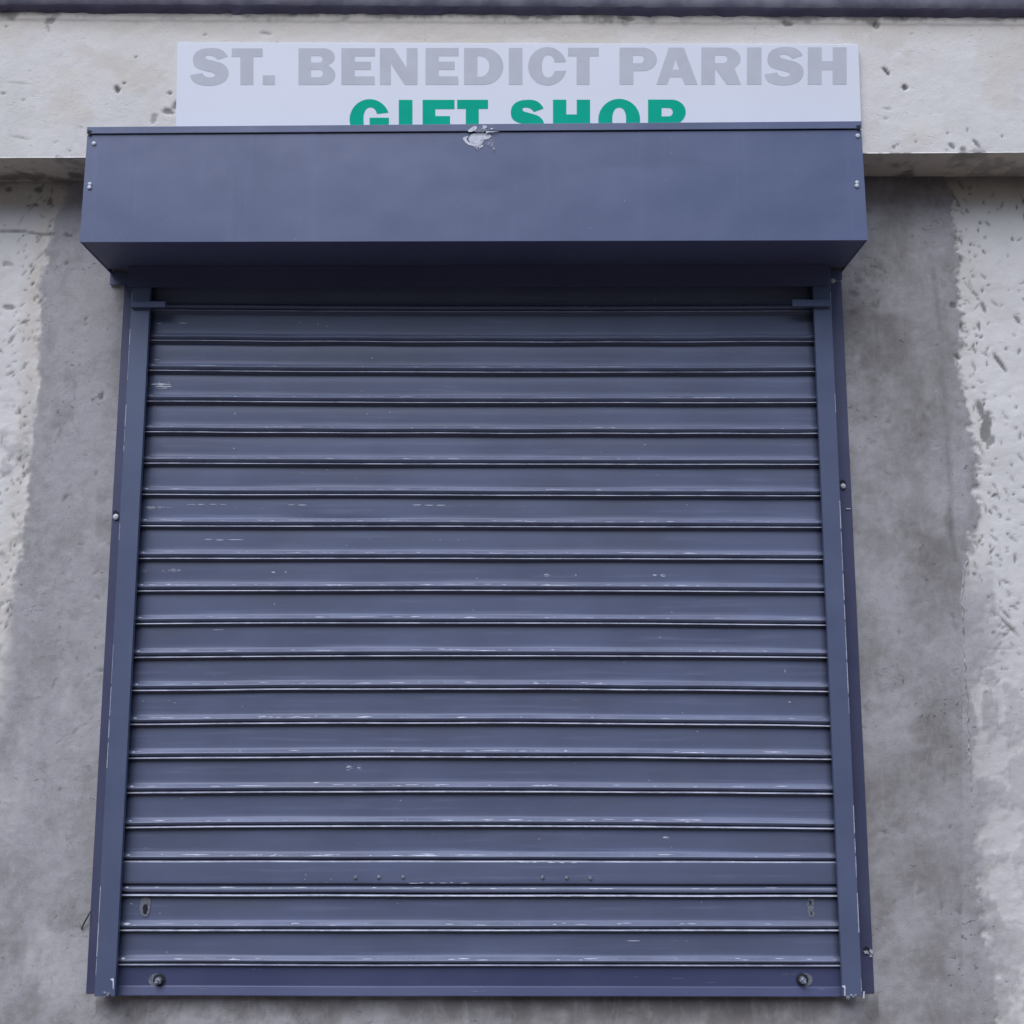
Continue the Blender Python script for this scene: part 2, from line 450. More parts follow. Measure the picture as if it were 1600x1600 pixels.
    def chip(cx, cy, a, b, ang, amp=1.0):
        w = at(cx, cy, 0.0)
        stamp(pit, U, ZV, us, vs_, w.x / MPP, w.z / MPP, a, b, -ang, 1.4, amp)
    for k in range(230):                       # right, hacked paint
        cy = rng.uniform(288, 900)
        cx = rng.uniform(float(line_x(RIGHT_B, cy)) + 2, 1640) if rng.random() < .6 else float(line_x(RIGHT_B, cy)) + abs(rng.gauss(0, 30))
        L = 1.2 + rng.expovariate(1 / 2.0)
        chip(cx, cy, min(L, 8), rng.uniform(.8, 2.0), rng.choice([1.0, .9, 1.2, -.8, .5, 1.4]) + rng.gauss(0, .25), rng.uniform(.45, 1))
    for k in range(46):
        chip(1572 + rng.gauss(0, 16), rng.gauss(965, 60), 1.2 + rng.expovariate(1 / 2.2), rng.uniform(.8, 2.0), rng.uniform(-.9, 1.3), rng.uniform(.4, .9))
    for k in range(170):                       # left
        cy = rng.uniform(290, 1000)
        cx = float(line_x(LEFT_B, cy)) - abs(rng.gauss(0, 30)) - 2
        L = 1.2 + rng.expovariate(1 / 1.8)
        chip(cx, cy, min(L, 7), rng.uniform(.7, 1.8), rng.choice([-.9, -.7, 1.1, -1.2]) + rng.gauss(0, .25), rng.uniform(.35, .95))
    for k in range(70):                        # small pits in the cement itself
        side = rng.random() < .68
        cy = rng.uniform(300, 1560)
        cx = rng.uniform(1340, 1500) if side else rng.uniform(90, 170)
        chip(cx, cy, rng.uniform(1.2, 6), rng.uniform(.9, 2.4), rng.uniform(-1.5, 1.5), rng.uniform(.25, .7))
    for c in ((1541, 668, 8, 26, .2, .8), (1533, 640, 5, 16, -.2, .8), (1548, 690, 5, 10, .6, .7), (1497, 558, 5, 4, 0, .9), (1488, 477, 5, 5, 0, .9), (1558, 560, 3, 10, -.5, .9), (1566, 570, 3, 12, -.5, .9),
              (1590, 500, 3, 8, -.6, .8), (1537, 480, 3, 9, -.3, .8), (1365, 478, 8, 3, .5, .5), (1332, 460, 9, 5, .2, .6), (1330, 490, 7, 5, .4, .6), (1340, 440, 6, 5, 0, .5),
              (1352, 425, 2, 10, -.4, .6), (1372, 420, 9, 2, .3, .5), (159, 622, 3, 3, 0, 1), (160, 618, 3, 5, .3, .8), (14, 480, 10, 4, .1, .7), (18, 530, 3, 9, .6, .6), (55, 320, 5, 3, 0, .7), (60, 296, 6, 5, 0, .8), (14, 296, 5, 4, 0, .7),
              (78, 315, 4, 7, 0, .7), (12, 412, 8, 4, .2, .5), (105, 412, 3, 3, 0, .8), (48, 415, 3, 4, .3, .6), (108, 368, 7, 3, .2, .7)):
        chip(c[0], c[1], c[2], c[3], c[4], c[5])
    # groove of an old plaster joint, left under the beam
    gy = 362 + 0.06 * PX + (n2 - 0.5) * 10
    groove = (1 - sstep(1.2, 3.2, np.abs(PY - gy))) * (PX < 86 + (n1 - .5) * 20) * (0.45 + 0.55 * n3)
    pit = np.maximum(pit, groove * 0.85)
    # crack running down the right-hand cement
    cx_ = np.interp(PY, [380, 450, 560, 650, 760, 830, 870], [1448, 1462, 1475, 1478, 1484, 1486, 1494])
    crack = (1 - sstep(1.0, 4.0 + 5 * n1, np.abs(PX - cx_ + (n2 - 0.5) * 8))) * (PY > 400) * (PY < 880) * sstep(.42, .56, nv)
    pit = np.maximum(pit, crack * 0.34)
    # shadow band under the beam painted into the colour, along with dark staining
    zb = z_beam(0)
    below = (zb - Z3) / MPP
    stain_shade = 0.95 * (1 - sstep(-4, 40, below + (n1 - 0.5) * 26 + (n2 - 0.5) * 22)) * (0.45 + 0.55 * n2)
    stain_shade = np.maximum(stain_shade, 0.72 * (1 - sstep(2, 22, below + (n2 - .5) * 18)))
    # dark line under the shutter
    und = (1 - sstep(0, 34, np.abs(PY - 1566) + (n1 - 0.5) * 30 + (n2 - .5) * 26)) * 0.5 * (PX > 150) * (PX < 1372)
    stain_shade = np.maximum(stain_shade, und)
    wm = 0.75 * (1 - sstep(10, 90, below + (n1 - 0.5) * 60)) + 0.85 * (1 - sstep(4, 30, np.abs(sdl + 10 + (n1 - .5) * 30))) * (.3 + 1.3 * n3) + 0.3 * (1 - sstep(0, 30, np.abs(sdr + 8 + (n1 - .5) * 30)))
    wm = np.clip(wm * (0.4 + n2), 0, 1)
    # relief: cement stands proud, pits are hollow, the trowel left it uneven
    h = 0.0035 * cem + 0.0035 * (n1 - 0.5) + 0.0024 * (n2 - 0.5) + 0.0012 * (n3 - .5) - 0.0024 * pit
    h = np.clip(h, -0.006, 0.0045)
    me = grid_mesh('wall', X3, -h, Z3, dict(cement=cem, pit=pit, stain_shade=stain_shade, tone=tone, warm=wm))
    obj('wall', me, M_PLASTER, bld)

def build_beam():
    xs = axis(XL, XR, -1.5, 1.5, 0.0042)
    n = 122
    t = np.linspace(0, 1, n)
    X3, T3 = np.meshgrid(xs, t)
    zl = zfl.z + (X3 - zfl.x) * (zfr.z - zfl.z) / (zfr.x - zfl.x)
    zt = zcl.z + (X3 - zcl.x) * (zcr.z - zcl.z) / (zcr.x - zcl.x) + 0.01
    # profile: soffit from the wall to the arris, then the front face
    k = 34
    ts = np.linspace(0, 1, k)
    Xs, Ts = np.meshgrid(xs, ts)
    rng = random.Random(5)
    Zs = np.repeat(zl[:1], k, 0)
    Z3 = zl + (zt - zl) * T3
    XX = np.vstack([Xs, X3]); ZZ = np.vstack([Zs, Z3])
    YY = np.vstack([0.004 + (YF - 0.004) * Ts, np.full_like(X3, YF)])
    PX, PY = to_px(XX, YY, ZZ)
    front = np.vstack([np.zeros_like(Xs), np.ones_like(X3)])
    W = np.vstack([(1 - Ts) * -0.125, np.zeros_like(X3)]) + ZZ
    n1 = fbm(XX * 6, W * 6, 31, 6, 0.58)
    n2 = fbm(XX * 22, W * 22, 32, 5, 0.6)
    n3 = fbm(XX * 60, W * 60, 33, 4, 0.6)
    drip = fbm(XX * 34, W * 1.6, 36, 5, 0.6)
    top = (np.vstack([np.full_like(Xs, 9), zt - 0.01 - Z3])) / MPP
    stain_shade = 0.7 * (1 - sstep(-5, 8, top - 12 + (n2 - 0.5) * 22 + (n3 - 0.5) * 8 + (drip - 0.5) * 20)) * (0.45 + 0.55 * sstep(.35, .6, n1))
    stain_shade = np.maximum(stain_shade, 0.14 * (1 - sstep(-6, 20, top - 20 + (n1 - 0.5) * 26 + (n2 - .5) * 22)))
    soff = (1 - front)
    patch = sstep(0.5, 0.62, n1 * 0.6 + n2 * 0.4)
    stain_shade = np.where(front > 0.5, stain_shade, 0.25 + 0.45 * patch)
    # lower arris, dirt speckle
    low = np.where(front > .5, (ZZ - np.vstack([Zs, zl])) / MPP, 99)
    stain_shade = np.maximum(stain_shade, 0.5 * sstep(.58, .68, n2) * (1 - sstep(0, 14, low)))
    pit = np.zeros_like(XX)
    us = xs / MPP
    vv = np.concatenate([np.full(k, -1e6) + np.arange(k), np.linspace(zl[0, xs.size // 2], zt[0, xs.size // 2], n) / MPP])
    U = XX / MPP
    V = np.vstack([np.full_like(Xs, -1e6), Z3]) / np.vstack([np.ones_like(Xs), np.full_like(Z3, MPP)])
    def chip(cx, cy, a, b, ang, amp=1.0):
        w = at(cx, cy, YF)
        stamp(pit, U, V, us, vv, w.x / MPP, w.z / MPP, a, b, -ang, 1.4, amp)
    for c in ((183, 139, 4, 6, -.3, 1), (194, 130, 2, 2, 0, .8), (265, 146, 3, 3, 0, .8), (262, 174, 9, 5, .1, .8), (274, 164, 4, 8, .3, .75), (240, 186, 5, 9, .2, .5), (5, 146, 3, 2, 0, .6), (212, 89, 2, 1.5, 0, .7), (78, 33, 8, 5, -.2, .6), (75, 44, 2, 8, -.3, .45),
              (28, 130, 14, 1.4, .1, .3), (30, 215, 14, 2, .2, .3), (1385, 111, 3, 7, -.6, 1), (1414, 136, 4.5, 5, 0, 1), (1388, 170, 7, 2.5, .1, .35), (1384, 185, 3, 2, 0, .4), (1488, 228, 3, 6, -.7, .8), (1505, 234, 5, 4, .2, .7), (1527, 225, 2.5, 8, -.6, .8),
              (1481, 208, 2, 2, 0, .6), (1512, 203, 1.5, 3, 0, .6), (1566, 213, 2, 2, 0, .7), (1397, 230, 2, 3, 0, .7), (1431, 222, 2, 2, 0, .6), (1230, 37, 9, 4, .2, .7), (1370, 40, 5, 7, 0, .7), (980, 30, 12, 4, .1, .55), (415, 52, 9, 2, .1, .5), (320, 54, 3, 2, 0, .5), (1180, 108, 2, 2, 0, .3)):
        chip(*c)
    for q in range(46):
        chip(rng.uniform(-20, 1620), rng.choice([rng.uniform(25, 46), rng.uniform(50, 240), rng.uniform(222, 244)]), rng.uniform(1, 3.5), rng.uniform(.8, 2), rng.uniform(-1.5, 1.5), rng.uniform(.2, .6))
    warm = np.clip(0.10 + 0.5 * np.clip(1 - np.abs(XX + .1) / 1.15, 0, 1) + 0.75 * (1 - sstep(10, 60, top + (n1 - .5) * 40)) * n2 * 1.6 + 0.5 * sstep(.52, .66, n1), 0, 1)
    warm = np.where(front > .5, warm, 0.9)
    cem = np.where(front > .5, 0.0, 0.55 * sstep(.45, .6, n2))
    tone = np.clip(n1 * 1.2, 0, 1)
    relief = np.clip(0.0022 * (n1 - 0.5) + 0.0012 * (n2 - 0.5) - 0.003 * pit + 0.002 * sstep(0, 4, 21 - top + (n2 - .5) * 6) * front, -.005, .004)
    YY = YY - relief * front
    ZZ = ZZ - relief * soff
    me = grid_mesh('fascia_beam', XX, YY, ZZ, dict(cement=cem, pit=pit, stain_shade=stain_shade, tone=tone, warm=warm))
    obj('fascia_beam', me, M_PLASTER, bld)

build_wall()
build_beam()

# coping: painted drip edge along the roof, its face above and its dark sloping underside below
bm = bmesh.new()
N = 160
rng = random.Random(3)
rows = []
for i in range(N + 1):
    x = -1.6 + 3.2 * i / N
    if i == 0: x = XL
    if i == N: x = XR
    z = z_cope(x)
    j = [rng.gauss(0, 0.0011) for _ in range(4)]
    prof = [(YF + 0.002, z - 0.0125 + j[0] * 2), (YC + 0.009, z - 0.004 + j[1]), (YC + 0.001, z + 0.003 + j[2]), (YC - 0.002 + j[3], z + 0.02),
            (YC - 0.004, z + 0.06), (YC, TOPZ - 0.01), (YC + 0.01, TOPZ), (0.6, TOPZ), (0.6, z - 0.0125)]
    rows.append([bm.verts.new((x, a, b)) for a, b in prof])
for a, b in zip(rows, rows[1:]):
    for k in range(8):
        f = bm.faces.new((a[k], a[k + 1], b[k + 1], b[k]))
        f.smooth = 1 <= k <= 3
        f.material_index = 0 if k < 2 else 1
bm.faces.new(rows[0]); bm.faces.new(rows[-1])
bmesh.ops.recalc_face_normals(bm, faces=bm.faces[:])
obj('coping', bm, [M_COPE, M_COPE2], bld)
# body of the building behind the plaster
bm = bmesh.new()
box(bm, XL, XR, 0.012, 5.0, 0.0, TOPZ - 0.06)
obj('shell', bm, simple('rough_render', (0.42, 0.41, 0.39), 0.9, 0, .2, 6), bld)
# broken arris where the cement ends, right of the shutter
bm = bmesh.new()
rng = random.Random(8)
rows = []
py = 872.0
while py < 1262:
    cx = float(line_x(RIGHT_B, py)) + rng.gauss(0, 0.8)
    w, hh = rng.uniform(.5, 2.0), rng.uniform(.004, .0085)
    a, b = at(cx - w, py, 0), at(cx + w, py, 0)
    rows.append([bm.verts.new(q) for q in ((a.x, -0.002, a.z), (a.x + .001, -hh, a.z), (b.x - .001, -hh * .8, b.z), (b.x, -0.001, b.z))])
    py += rng.uniform(4, 9)
for a, b in zip(rows, rows[1:]):
    for k in range(3): bm.faces.new((a[k], a[k + 1], b[k + 1], b[k]))
bmesh.ops.recalc_face_normals(bm, faces=bm.faces[:])
obj('plaster_ridge', bm, M_RIDGE, bld)

# ------------------------------------------------------------------ sign
YS = YF - 0.013
sc = [at(277, 66, YS), at(1341.5, 69, YS), at(1347, 215, YS), at(274, 215, YS)]
sg = thing('sign_board', 'white shop sign with grey and green capitals, half hidden behind the shutter box', 'sign', ((sc[0].x + sc[1].x) / 2, YS, sc[2].z))
bm = bmesh.new()
hexa(bm, [(p.x, YS, p.z) for p in sc] + [(p.x, YF - 0.003, p.z) for p in sc], 0.0012)
obj('panel', bm, M_SIGN, sg)

def ell(cx, cy, rx, ry, a0, a1, n=18, e=2.0):
    """(super)elliptic arc, degrees, y down"""
    out = []
    for i in range(n + 1):
        a = math.radians(a0 + (a1 - a0) * i / n)
        c, s = math.cos(a), math.sin(a)
        out.append((cx + rx * math.copysign(abs(c) ** (2 / e), c), cy - ry * math.copysign(abs(s) ** (2 / e), s)))
    return out
def smooth(pts, corners, k=4):
    out, n = [], len(pts)
    for i in range(n):
        p1, p2 = pts[i], pts[(i + 1) % n]
        p0 = p1 if i in corners else pts[i - 1]
        p3 = p2 if (i + 1) % n in corners else pts[(i + 2) % n]
        for j in range(k):
            t = j / k
            out.append(tuple(0.5 * (2 * b + (c - a) * t + (2 * a - 5 * b + 4 * c - d) * t * t + (3 * b - a - 3 * c + d) * t ** 3) for a, b, c, d in zip(p0, p1, p2, p3)))
    return out
S_TRACE = [(338, 125), (325, 105), (300, 83), (265, 70), (220, 67), (170, 72), (130, 87), (105, 112), (95, 145), (98, 175), (112, 198), (140, 214), (180, 225), (220, 235), (245, 246),
           (248, 258), (238, 267), (215, 271), (190, 268), (172, 258), (162, 241), (75, 255), (80, 275), (95, 298), (125, 316), (165, 326), (215, 329), (265, 322), (305, 305), (332, 278),
           (343, 245), (338, 213), (322, 190), (295, 172), (255, 160), (215, 150), (190, 143), (182, 133), (186, 122), (205, 118), (230, 122), (250, 132), (266, 148)]
S_UNIT = [((x - 75) / 268, (y - 67) / 262) for x, y in smooth(S_TRACE, {0, 20, 21, 42})]
def bowl_hole(x0, x1, y0, y1):
    r = (y1 - y0) / 2
    return [(x0, y0), (x1 - r, y0)] + ell(x1 - r, (y0 + y1) / 2, r, r, 88, -88, 10) + [(x1 - r, y1), (x0, y1)]
def glyph(ch):
    """contours in a unit box, y down"""
    if ch == 'S': return [S_UNIT]
    if ch == 'T': return [[(0, 0), (1, 0), (1, .23), (.70, .23), (.70, 1), (.28, 1), (.28, .23), (0, .23)]]
    if ch == '.': return [[(0, 0), (1, 0), (1, 1), (0, 1)]]
    if ch == 'I': return [[(0, 0), (1, 0), (1, 1), (0, 1)]]
    if ch == 'E': return [[(0, 0), (1, 0), (1, .22), (.40, .22), (.40, .37), (.88, .37), (.88, .59), (.40, .59), (.40, .77), (.99, .77), (.99, 1), (0, 1)]]
    if ch == 'F': return [[(0, 0), (1, 0), (1, .22), (.40, .22), (.40, .385), (.86, .385), (.86, .61), (.40, .61), (.40, 1), (0, 1)]]
    if ch == 'N': return [[(0, 0), (.37, 0), (.71, .53), (.71, 0), (1, 0), (1, 1), (.66, 1), (.29, .42), (.29, 1), (0, 1)]]
    if ch == 'H': return [[(0, 0), (.36, 0), (.36, .37), (.64, .37), (.64, 0), (1, 0), (1, 1), (.64, 1), (.64, .61), (.36, .61), (.36, 1), (0, 1)]]
    if ch == 'D': return [[(0, 0), (.5, 0)] + ell(.5, .5, .5, .5, 88, -88, 24) + [(.5, 1), (0, 1)], [(.34, .22), (.42, .22)] + ell(.42, .5, .225, .28, 88, -88, 18) + [(.42, .78), (.34, .78)]]
    if ch == 'O': return [ell(.5, .5, .5, .52, 0, 352.5, 47), ell(.5, .5, .165, .30, 0, 350, 35, 2.3)]
    if ch == 'B': return [[(0, 0), (.68, 0)] + ell(.68, .235, .305, .235, 88, -62, 14) + ell(.68, .73, .32, .27, 62, -88, 16) + [(.68, 1), (0, 1)], bowl_hole(.34, .65, .21, .39), bowl_hole(.34, .66, .585, .79)]
    if ch == 'P': return [[(0, 0), (.62, 0)] + ell(.62, .315, .38, .315, 88, -88, 20) + [(.62, .63), (.37, .63), (.37, 1), (0, 1)], bowl_hole(.36, .655, .21, .42)]
    if ch == 'R': return [[(0, 0), (.62, 0)] + ell(.62, .30, .37, .30, 88, -55, 18) + [(1.0, 1), (.64, 1), (.375, .60), (.345, .60), (.345, 1), (0, 1)], bowl_hole(.345, .66, .21, .42)]
    if ch == 'A': return [[(.30, 0), (.665, 0), (1, 1), (.69, 1), (.61, .80), (.325, .80), (.26, 1), (0, 1)], [(.465, .31), (.55, .595), (.385, .595)]]
    if ch == 'C': return [ell(.5, .5, .5, .52, 13, 347, 44) + [(.68, .635)] + ell(.525, .5, .17, .305, 335, 25, 26, 2.3) + [(.68, .395)]]
    if ch == 'G': return [ell(.5, .5, .5, .52, 20, 300, 40) + [(.98, .9), (.98, .45), (.5, .45), (.5, .66), (.68, .66)] + ell(.52, .5, .175, .31, 310, 30, 24, 2.3) + [(.68, .355)]]
def letter(ch, x0, x1, y0, y1, mat):
    cu = bpy.data.curves.new('letter', 'CURVE')
    cu.dimensions = '2D'
    cu.fill_mode = 'BOTH'
    cu.extrude = 0.00012
    for con in glyph(ch):
        sp = cu.splines.new('POLY')
        sp.points.add(len(con) - 1)
        sp.use_cyclic_u = True
        for p, (u, v) in zip(sp.points, con):
            w = at(x0 + (x1 - x0) * u, y0 + (y1 - y0) * v, YS)
            p.co = (w.x, w.z, 0, 1)
    tmp = bpy.data.objects.new('letter_curve', cu)
    COL.objects.link(tmp)
    dg = bpy.context.evaluated_depsgraph_get()
    me = bpy.data.meshes.new_from_object(tmp.evaluated_get(dg))
    bpy.data.objects.remove(tmp)
    bpy.data.curves.remove(cu)
    co = np.empty(len(me.vertices) * 3, np.float32)
    me.vertices.foreach_get('co', co)
    co = co.reshape(-1, 3)
    me.vertices.foreach_set('co', np.stack([co[:, 0], YS - 0.00025 - co[:, 2], co[:, 1]], -1).reshape(-1))
    me.materials.clear()
    me.update()
    obj('letter', me, mat, sg)
for ch, a, b in (('S', 297, 357), ('T', 362, 410.3), ('.', 410.5, 429.6), ('B', 466.5, 524), ('E', 533.4, 586), ('N', 593.5, 652.4), ('E', 664.8, 716.5), ('D', 725, 786.3), ('I', 795, 816.2), ('C', 825.2, 885.3),
                 ('T', 887.5, 935.5), ('P', 967.9, 1026.3), ('A', 1025.6, 1090), ('R', 1095.7, 1157.7), ('I', 1167, 1189.7), ('S', 1194.5, 1255.5), ('H', 1262, 1322.8)):
    k = (a - 297) / 1026
    y0, y1 = 75.8 - 2.0 * k, 132.7 - 0.7 * k
    if ch == '.': y0 = 117.8
    if ch == 'S': y0, y1 = y0 - 0.8, y1 + 1.2
    letter(ch, a, b, y0, y1, M_LGREY)
for ch, a, b in (('G', 546.2, 609), ('I', 623.1, 644.5), ('F', 660.3, 710.2), ('T', 714.3, 762.6), ('S', 794, 850.4), ('H', 864, 922), ('O', 934.8, 1000.2), ('P', 1012.5, 1071.5)):
    letter(ch, a, b, 156.2 - 0.6 * (a - 546) / 500, 218 if ch != 'F' else 222, M_GREEN)

# ------------------------------------------------------------------ roller shutter
YB = -0.203
hb = [at(137, 199.5, YB), at(1345.5, 190.5, YB), at(1356.5, 375.5, YB), at(124, 378.5, YB)]   # tl tr br bl
shx = (hb[2].x + hb[3].x) / 2
ZBOT = at(180, 1554, -0.02).z
sh = thing('roller_shutter', 'closed dark blue-grey metal roller shutter with its long hood box above', 'roller shutter', (shx, -0.02, ZBOT))

# --- hood box
hood_bm = bmesh.new()
lipL, lipR = at(136.2, 211, YB), at(1346, 202.8, YB)
hexa(hood_bm, [(lipL.x, YB, lipL.z), (lipR.x, YB, lipR.z), tuple(hb[2]), tuple(hb[3]),
               (lipL.x, YB + .002, lipL.z), (lipR.x, YB + .002, lipR.z), (hb[2].x, YB + .002, hb[2].z), (hb[3].x, YB + .002, hb[3].z)], 0.0007)
hood = obj('hood_box', hood_bm, M_HOOD, sh)
# folded top cover whose lip hangs over the front
bm = bmesh.new()
e = 0.004
hexa(bm, [(hb[0].x, YB - e, hb[0].z), (hb[1].x, YB - e, hb[1].z), (lipR.x, YB - e, lipR.z + .0015), (lipL.x, YB - e, lipL.z + .0015),
          (hb[0].x, YB - .0012, hb[0].z), (hb[1].x, YB - .0012, hb[1].z), (lipR.x, YB - .0012, lipR.z + .0015), (lipL.x, YB - .0012, lipL.z + .0015)], 0.0008)
hexa(bm, [(hb[0].x, YB - .0012, hb[0].z), (hb[1].x, YB - .0012, hb[1].z), (hb[1].x, YB - .0012, hb[1].z - .0025), (hb[0].x, YB - .0012, hb[0].z - .0025),
          (hb[0].x, YS - .002, hb[0].z), (hb[1].x, YS - .002, hb[1].z), (hb[1].x, YS - .002, hb[1].z - .0025), (hb[0].x, YS - .002, hb[0].z - .0025)])
obj('top_cover', bm, M_HOOD, hood)
# underside
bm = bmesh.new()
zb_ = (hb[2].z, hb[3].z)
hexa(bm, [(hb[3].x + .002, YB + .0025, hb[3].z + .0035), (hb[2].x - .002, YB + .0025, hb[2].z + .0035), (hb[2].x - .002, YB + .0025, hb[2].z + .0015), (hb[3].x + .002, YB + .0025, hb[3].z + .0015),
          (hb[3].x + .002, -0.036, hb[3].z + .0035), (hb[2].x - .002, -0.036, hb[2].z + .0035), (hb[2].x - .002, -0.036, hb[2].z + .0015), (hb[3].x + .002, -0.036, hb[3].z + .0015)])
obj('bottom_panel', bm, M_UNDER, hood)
# end plates, notched round the beam, with a foot flange on the wall
for s, (t, b) in ((-1, (hb[0], hb[3])), (1, (hb[1], hb[2]))):
    bm = bmesh.new()
    zc = z_beam(b.x) - 0.004
    poly = [(YB + .0025, b.z), (YB + .0025, t.z - .004), (YF - .014, t.z - .004), (YF - .014, zc), (-.006, zc), (-.006, b.z)]
    def xa(z): return b.x + (t.x - b.x) * (z - b.z) / (t.z - b.z)
    f = [bm.verts.new((xa(z) - s * .0015, y, z)) for y, z in poly]
    k_ = [bm.verts.new((xa(z) - s * .0035, y, z)) for y, z in poly]
    bm.faces.new(f); bm.faces.new(k_)
    for i in range(6): bm.faces.new((f[i], f[(i + 1) % 6], k_[(i + 1) % 6], k_[i]))
    bmesh.ops.recalc_face_normals(bm, faces=bm.faces[:])
    obj('end_plate', bm, M_HOOD, hood)
    bm = bmesh.new()
    if s < 0: a, c = at(172, 431, -.012), at(203, 444.5, -.012)
    else: a, c = at(1296, 425, -.012), at(1316, 436, -.012)
    box(bm, a.x, c.x, -.012, -.0065, c.z, b.z + .004)
    obj('foot_flange', bm, M_GUIDE, hood)
bm = bmesh.new()                                 # angle at the back of the box, over the heads of the rails
p, q = at(199, 449, -.0535), at(1295, 447, -.0535)
hexa(bm, [(p.x, -.0545, hb[3].z + .001), (q.x, -.0545, hb[2].z + .001), (q.x, -.0545, q.z), (p.x, -.0545, p.z),
          (p.x, -.0515, hb[3].z + .001), (q.x, -.0515, hb[2].z + .001), (q.x, -.0515, q.z), (p.x, -.0515, p.z)])
obj('back_angle', bm, M_UNDER, hood)
for px, py, r in ((147, 224.5, 3.4), (140.5, 288, 3.2), (1340, 212.5, 3.6), (1339, 285.5, 3.2)):
    bm = bmesh.new()
    w = at(px, py, YB)
    dome(bm, (w.x, YB - .0002, w.z), r * MPP, .003, 12)
    if py > 250:
        w2 = at(px - .4, py + 5.2, YB)
        dome(bm, (w2.x, YB - .0002, w2.z), 3.4 * MPP, .0035, 12)
    obj('screw', bm, M_ZINC, hood)
# torn corners of the top cover
for px, sx in ((139, 1), (1342, -1)):
    bm = bmesh.new()
    yy = 203 if sx > 0 else 195
    blob(bm, [(px - 2 * sx, yy), (px + 5 * sx, yy + 2), (px + 2 * sx, yy + 4), (px + 3 * sx, yy + 7), (px - 2 * sx, yy + 7)][::sx], YB - .0042, .0008)
    obj('torn_corner', bm, M_DARK, hood)
# white filler smeared over the fold
bm = bmesh.new()
def z6(pts): return [(680 + x / 10, 160 + y / 10) for x, y in pts]
for mi, Y, p in ((0, YB - .0043, [(510, 440), (560, 400), (600, 375), (640, 372), (655, 405), (620, 440), (560, 462), (520, 462)]),
                 (0, YB - .0043, [(740, 365), (780, 360), (820, 385), (790, 405), (755, 420)]),
                 (0, YB - .0043, [(800, 455), (840, 440), (880, 430), (915, 408), (870, 402), (860, 412), (880, 425), (830, 445)]),
                 (0, YB - .0002, [(425, 565), (450, 545), (505, 528), (518, 532), (485, 575), (520, 625), (580, 650), (660, 646), (720, 638), (690, 670), (600, 685), (520, 665), (470, 625)]),
                 (0, YB - .0002, [(540, 580), (575, 550), (590, 500), (610, 492), (625, 530), (660, 535), (720, 548), (820, 522), (865, 515), (882, 540), (820, 575), (740, 590), (700, 600), (720, 620), (640, 644), (580, 640)]),
                 (0, YB - .0002, [(680, 700), (740, 660), (747, 688), (692, 720)]),
                 (0, YB - .0043, [(790, 488), (798, 452), (840, 450), (1000, 458), (900, 466), (830, 470)]),
                 (1, YB - .0002, [(590, 688), (640, 680), (660, 700), (682, 742), (650, 757), (615, 725)]),
                 (1, YB - .0002, [(800, 650), (830, 600), (880, 580), (890, 605), (918, 635), (905, 665), (940, 720), (945, 750), (880, 745), (885, 715), (830, 680)]),
                 (1, YB - .0002, [(895, 760), (930, 758), (945, 800), (920, 795)])):
    blob(bm, z6(p), Y, .0007, mi)
blob(bm, z6([(520, 560), (560, 500), (600, 485), (660, 478), (720, 482), (790, 488), (850, 500), (880, 520), (840, 570), (760, 590), (735, 640), (690, 690), (640, 700), (580, 670), (540, 630)]), YB - .0001, .0004, 0)
blob(bm, z6([(600, 440), (660, 400), (740, 390), (800, 420), (800, 455), (740, 466), (640, 466)]), YB - .0042, .0004, 1)
obj('filler_smear', bm, [M_SMEAR, M_SMEAR2, M_DARK], hood)

# --- guide rails
def mean_x(pts, Y): return sum(at(px, py, Y).x for px, py in pts) / len(pts)
YG = -0.050
GL_IN = mean_x([(234.8, 488), (225, 663), (220, 759), (210, 931), (207, 991), (195, 1234), (184.7, 1437)], YG)
GL_OUT = mean_x([(206, 491), (203, 563), (196, 663), (187, 794), (180.5, 897), (174.6, 1031), (162.4, 1234), (150, 1478)], YG)
FL_OUT = mean_x([(191.8, 491), (180.5, 690), (172, 862), (164.3, 1000), (148, 1275), (138, 1518)], -.006)
GR_IN = mean_x([(1269, 485), (1275.3, 601), (1282.6, 746), (1289.8, 909), (1303, 1177), (1313.3, 1389)], YG)
GR_OUT = mean_x([(1296, 485), (1304, 637), (1309.7, 782), (1322.4, 993), (1335.6, 1210), (1347.8, 1437)], YG)
FR_OUT = mean_x([(1314, 485), (1325, 674), (1333, 837), (1340, 1000), (1351.9, 1194), (1362, 1397)], -.006)
GTOP = hb[3].z - 0.001
GBOT = at(165, 1557, YG).z
FBOT = at(140, 1552, -.006).z
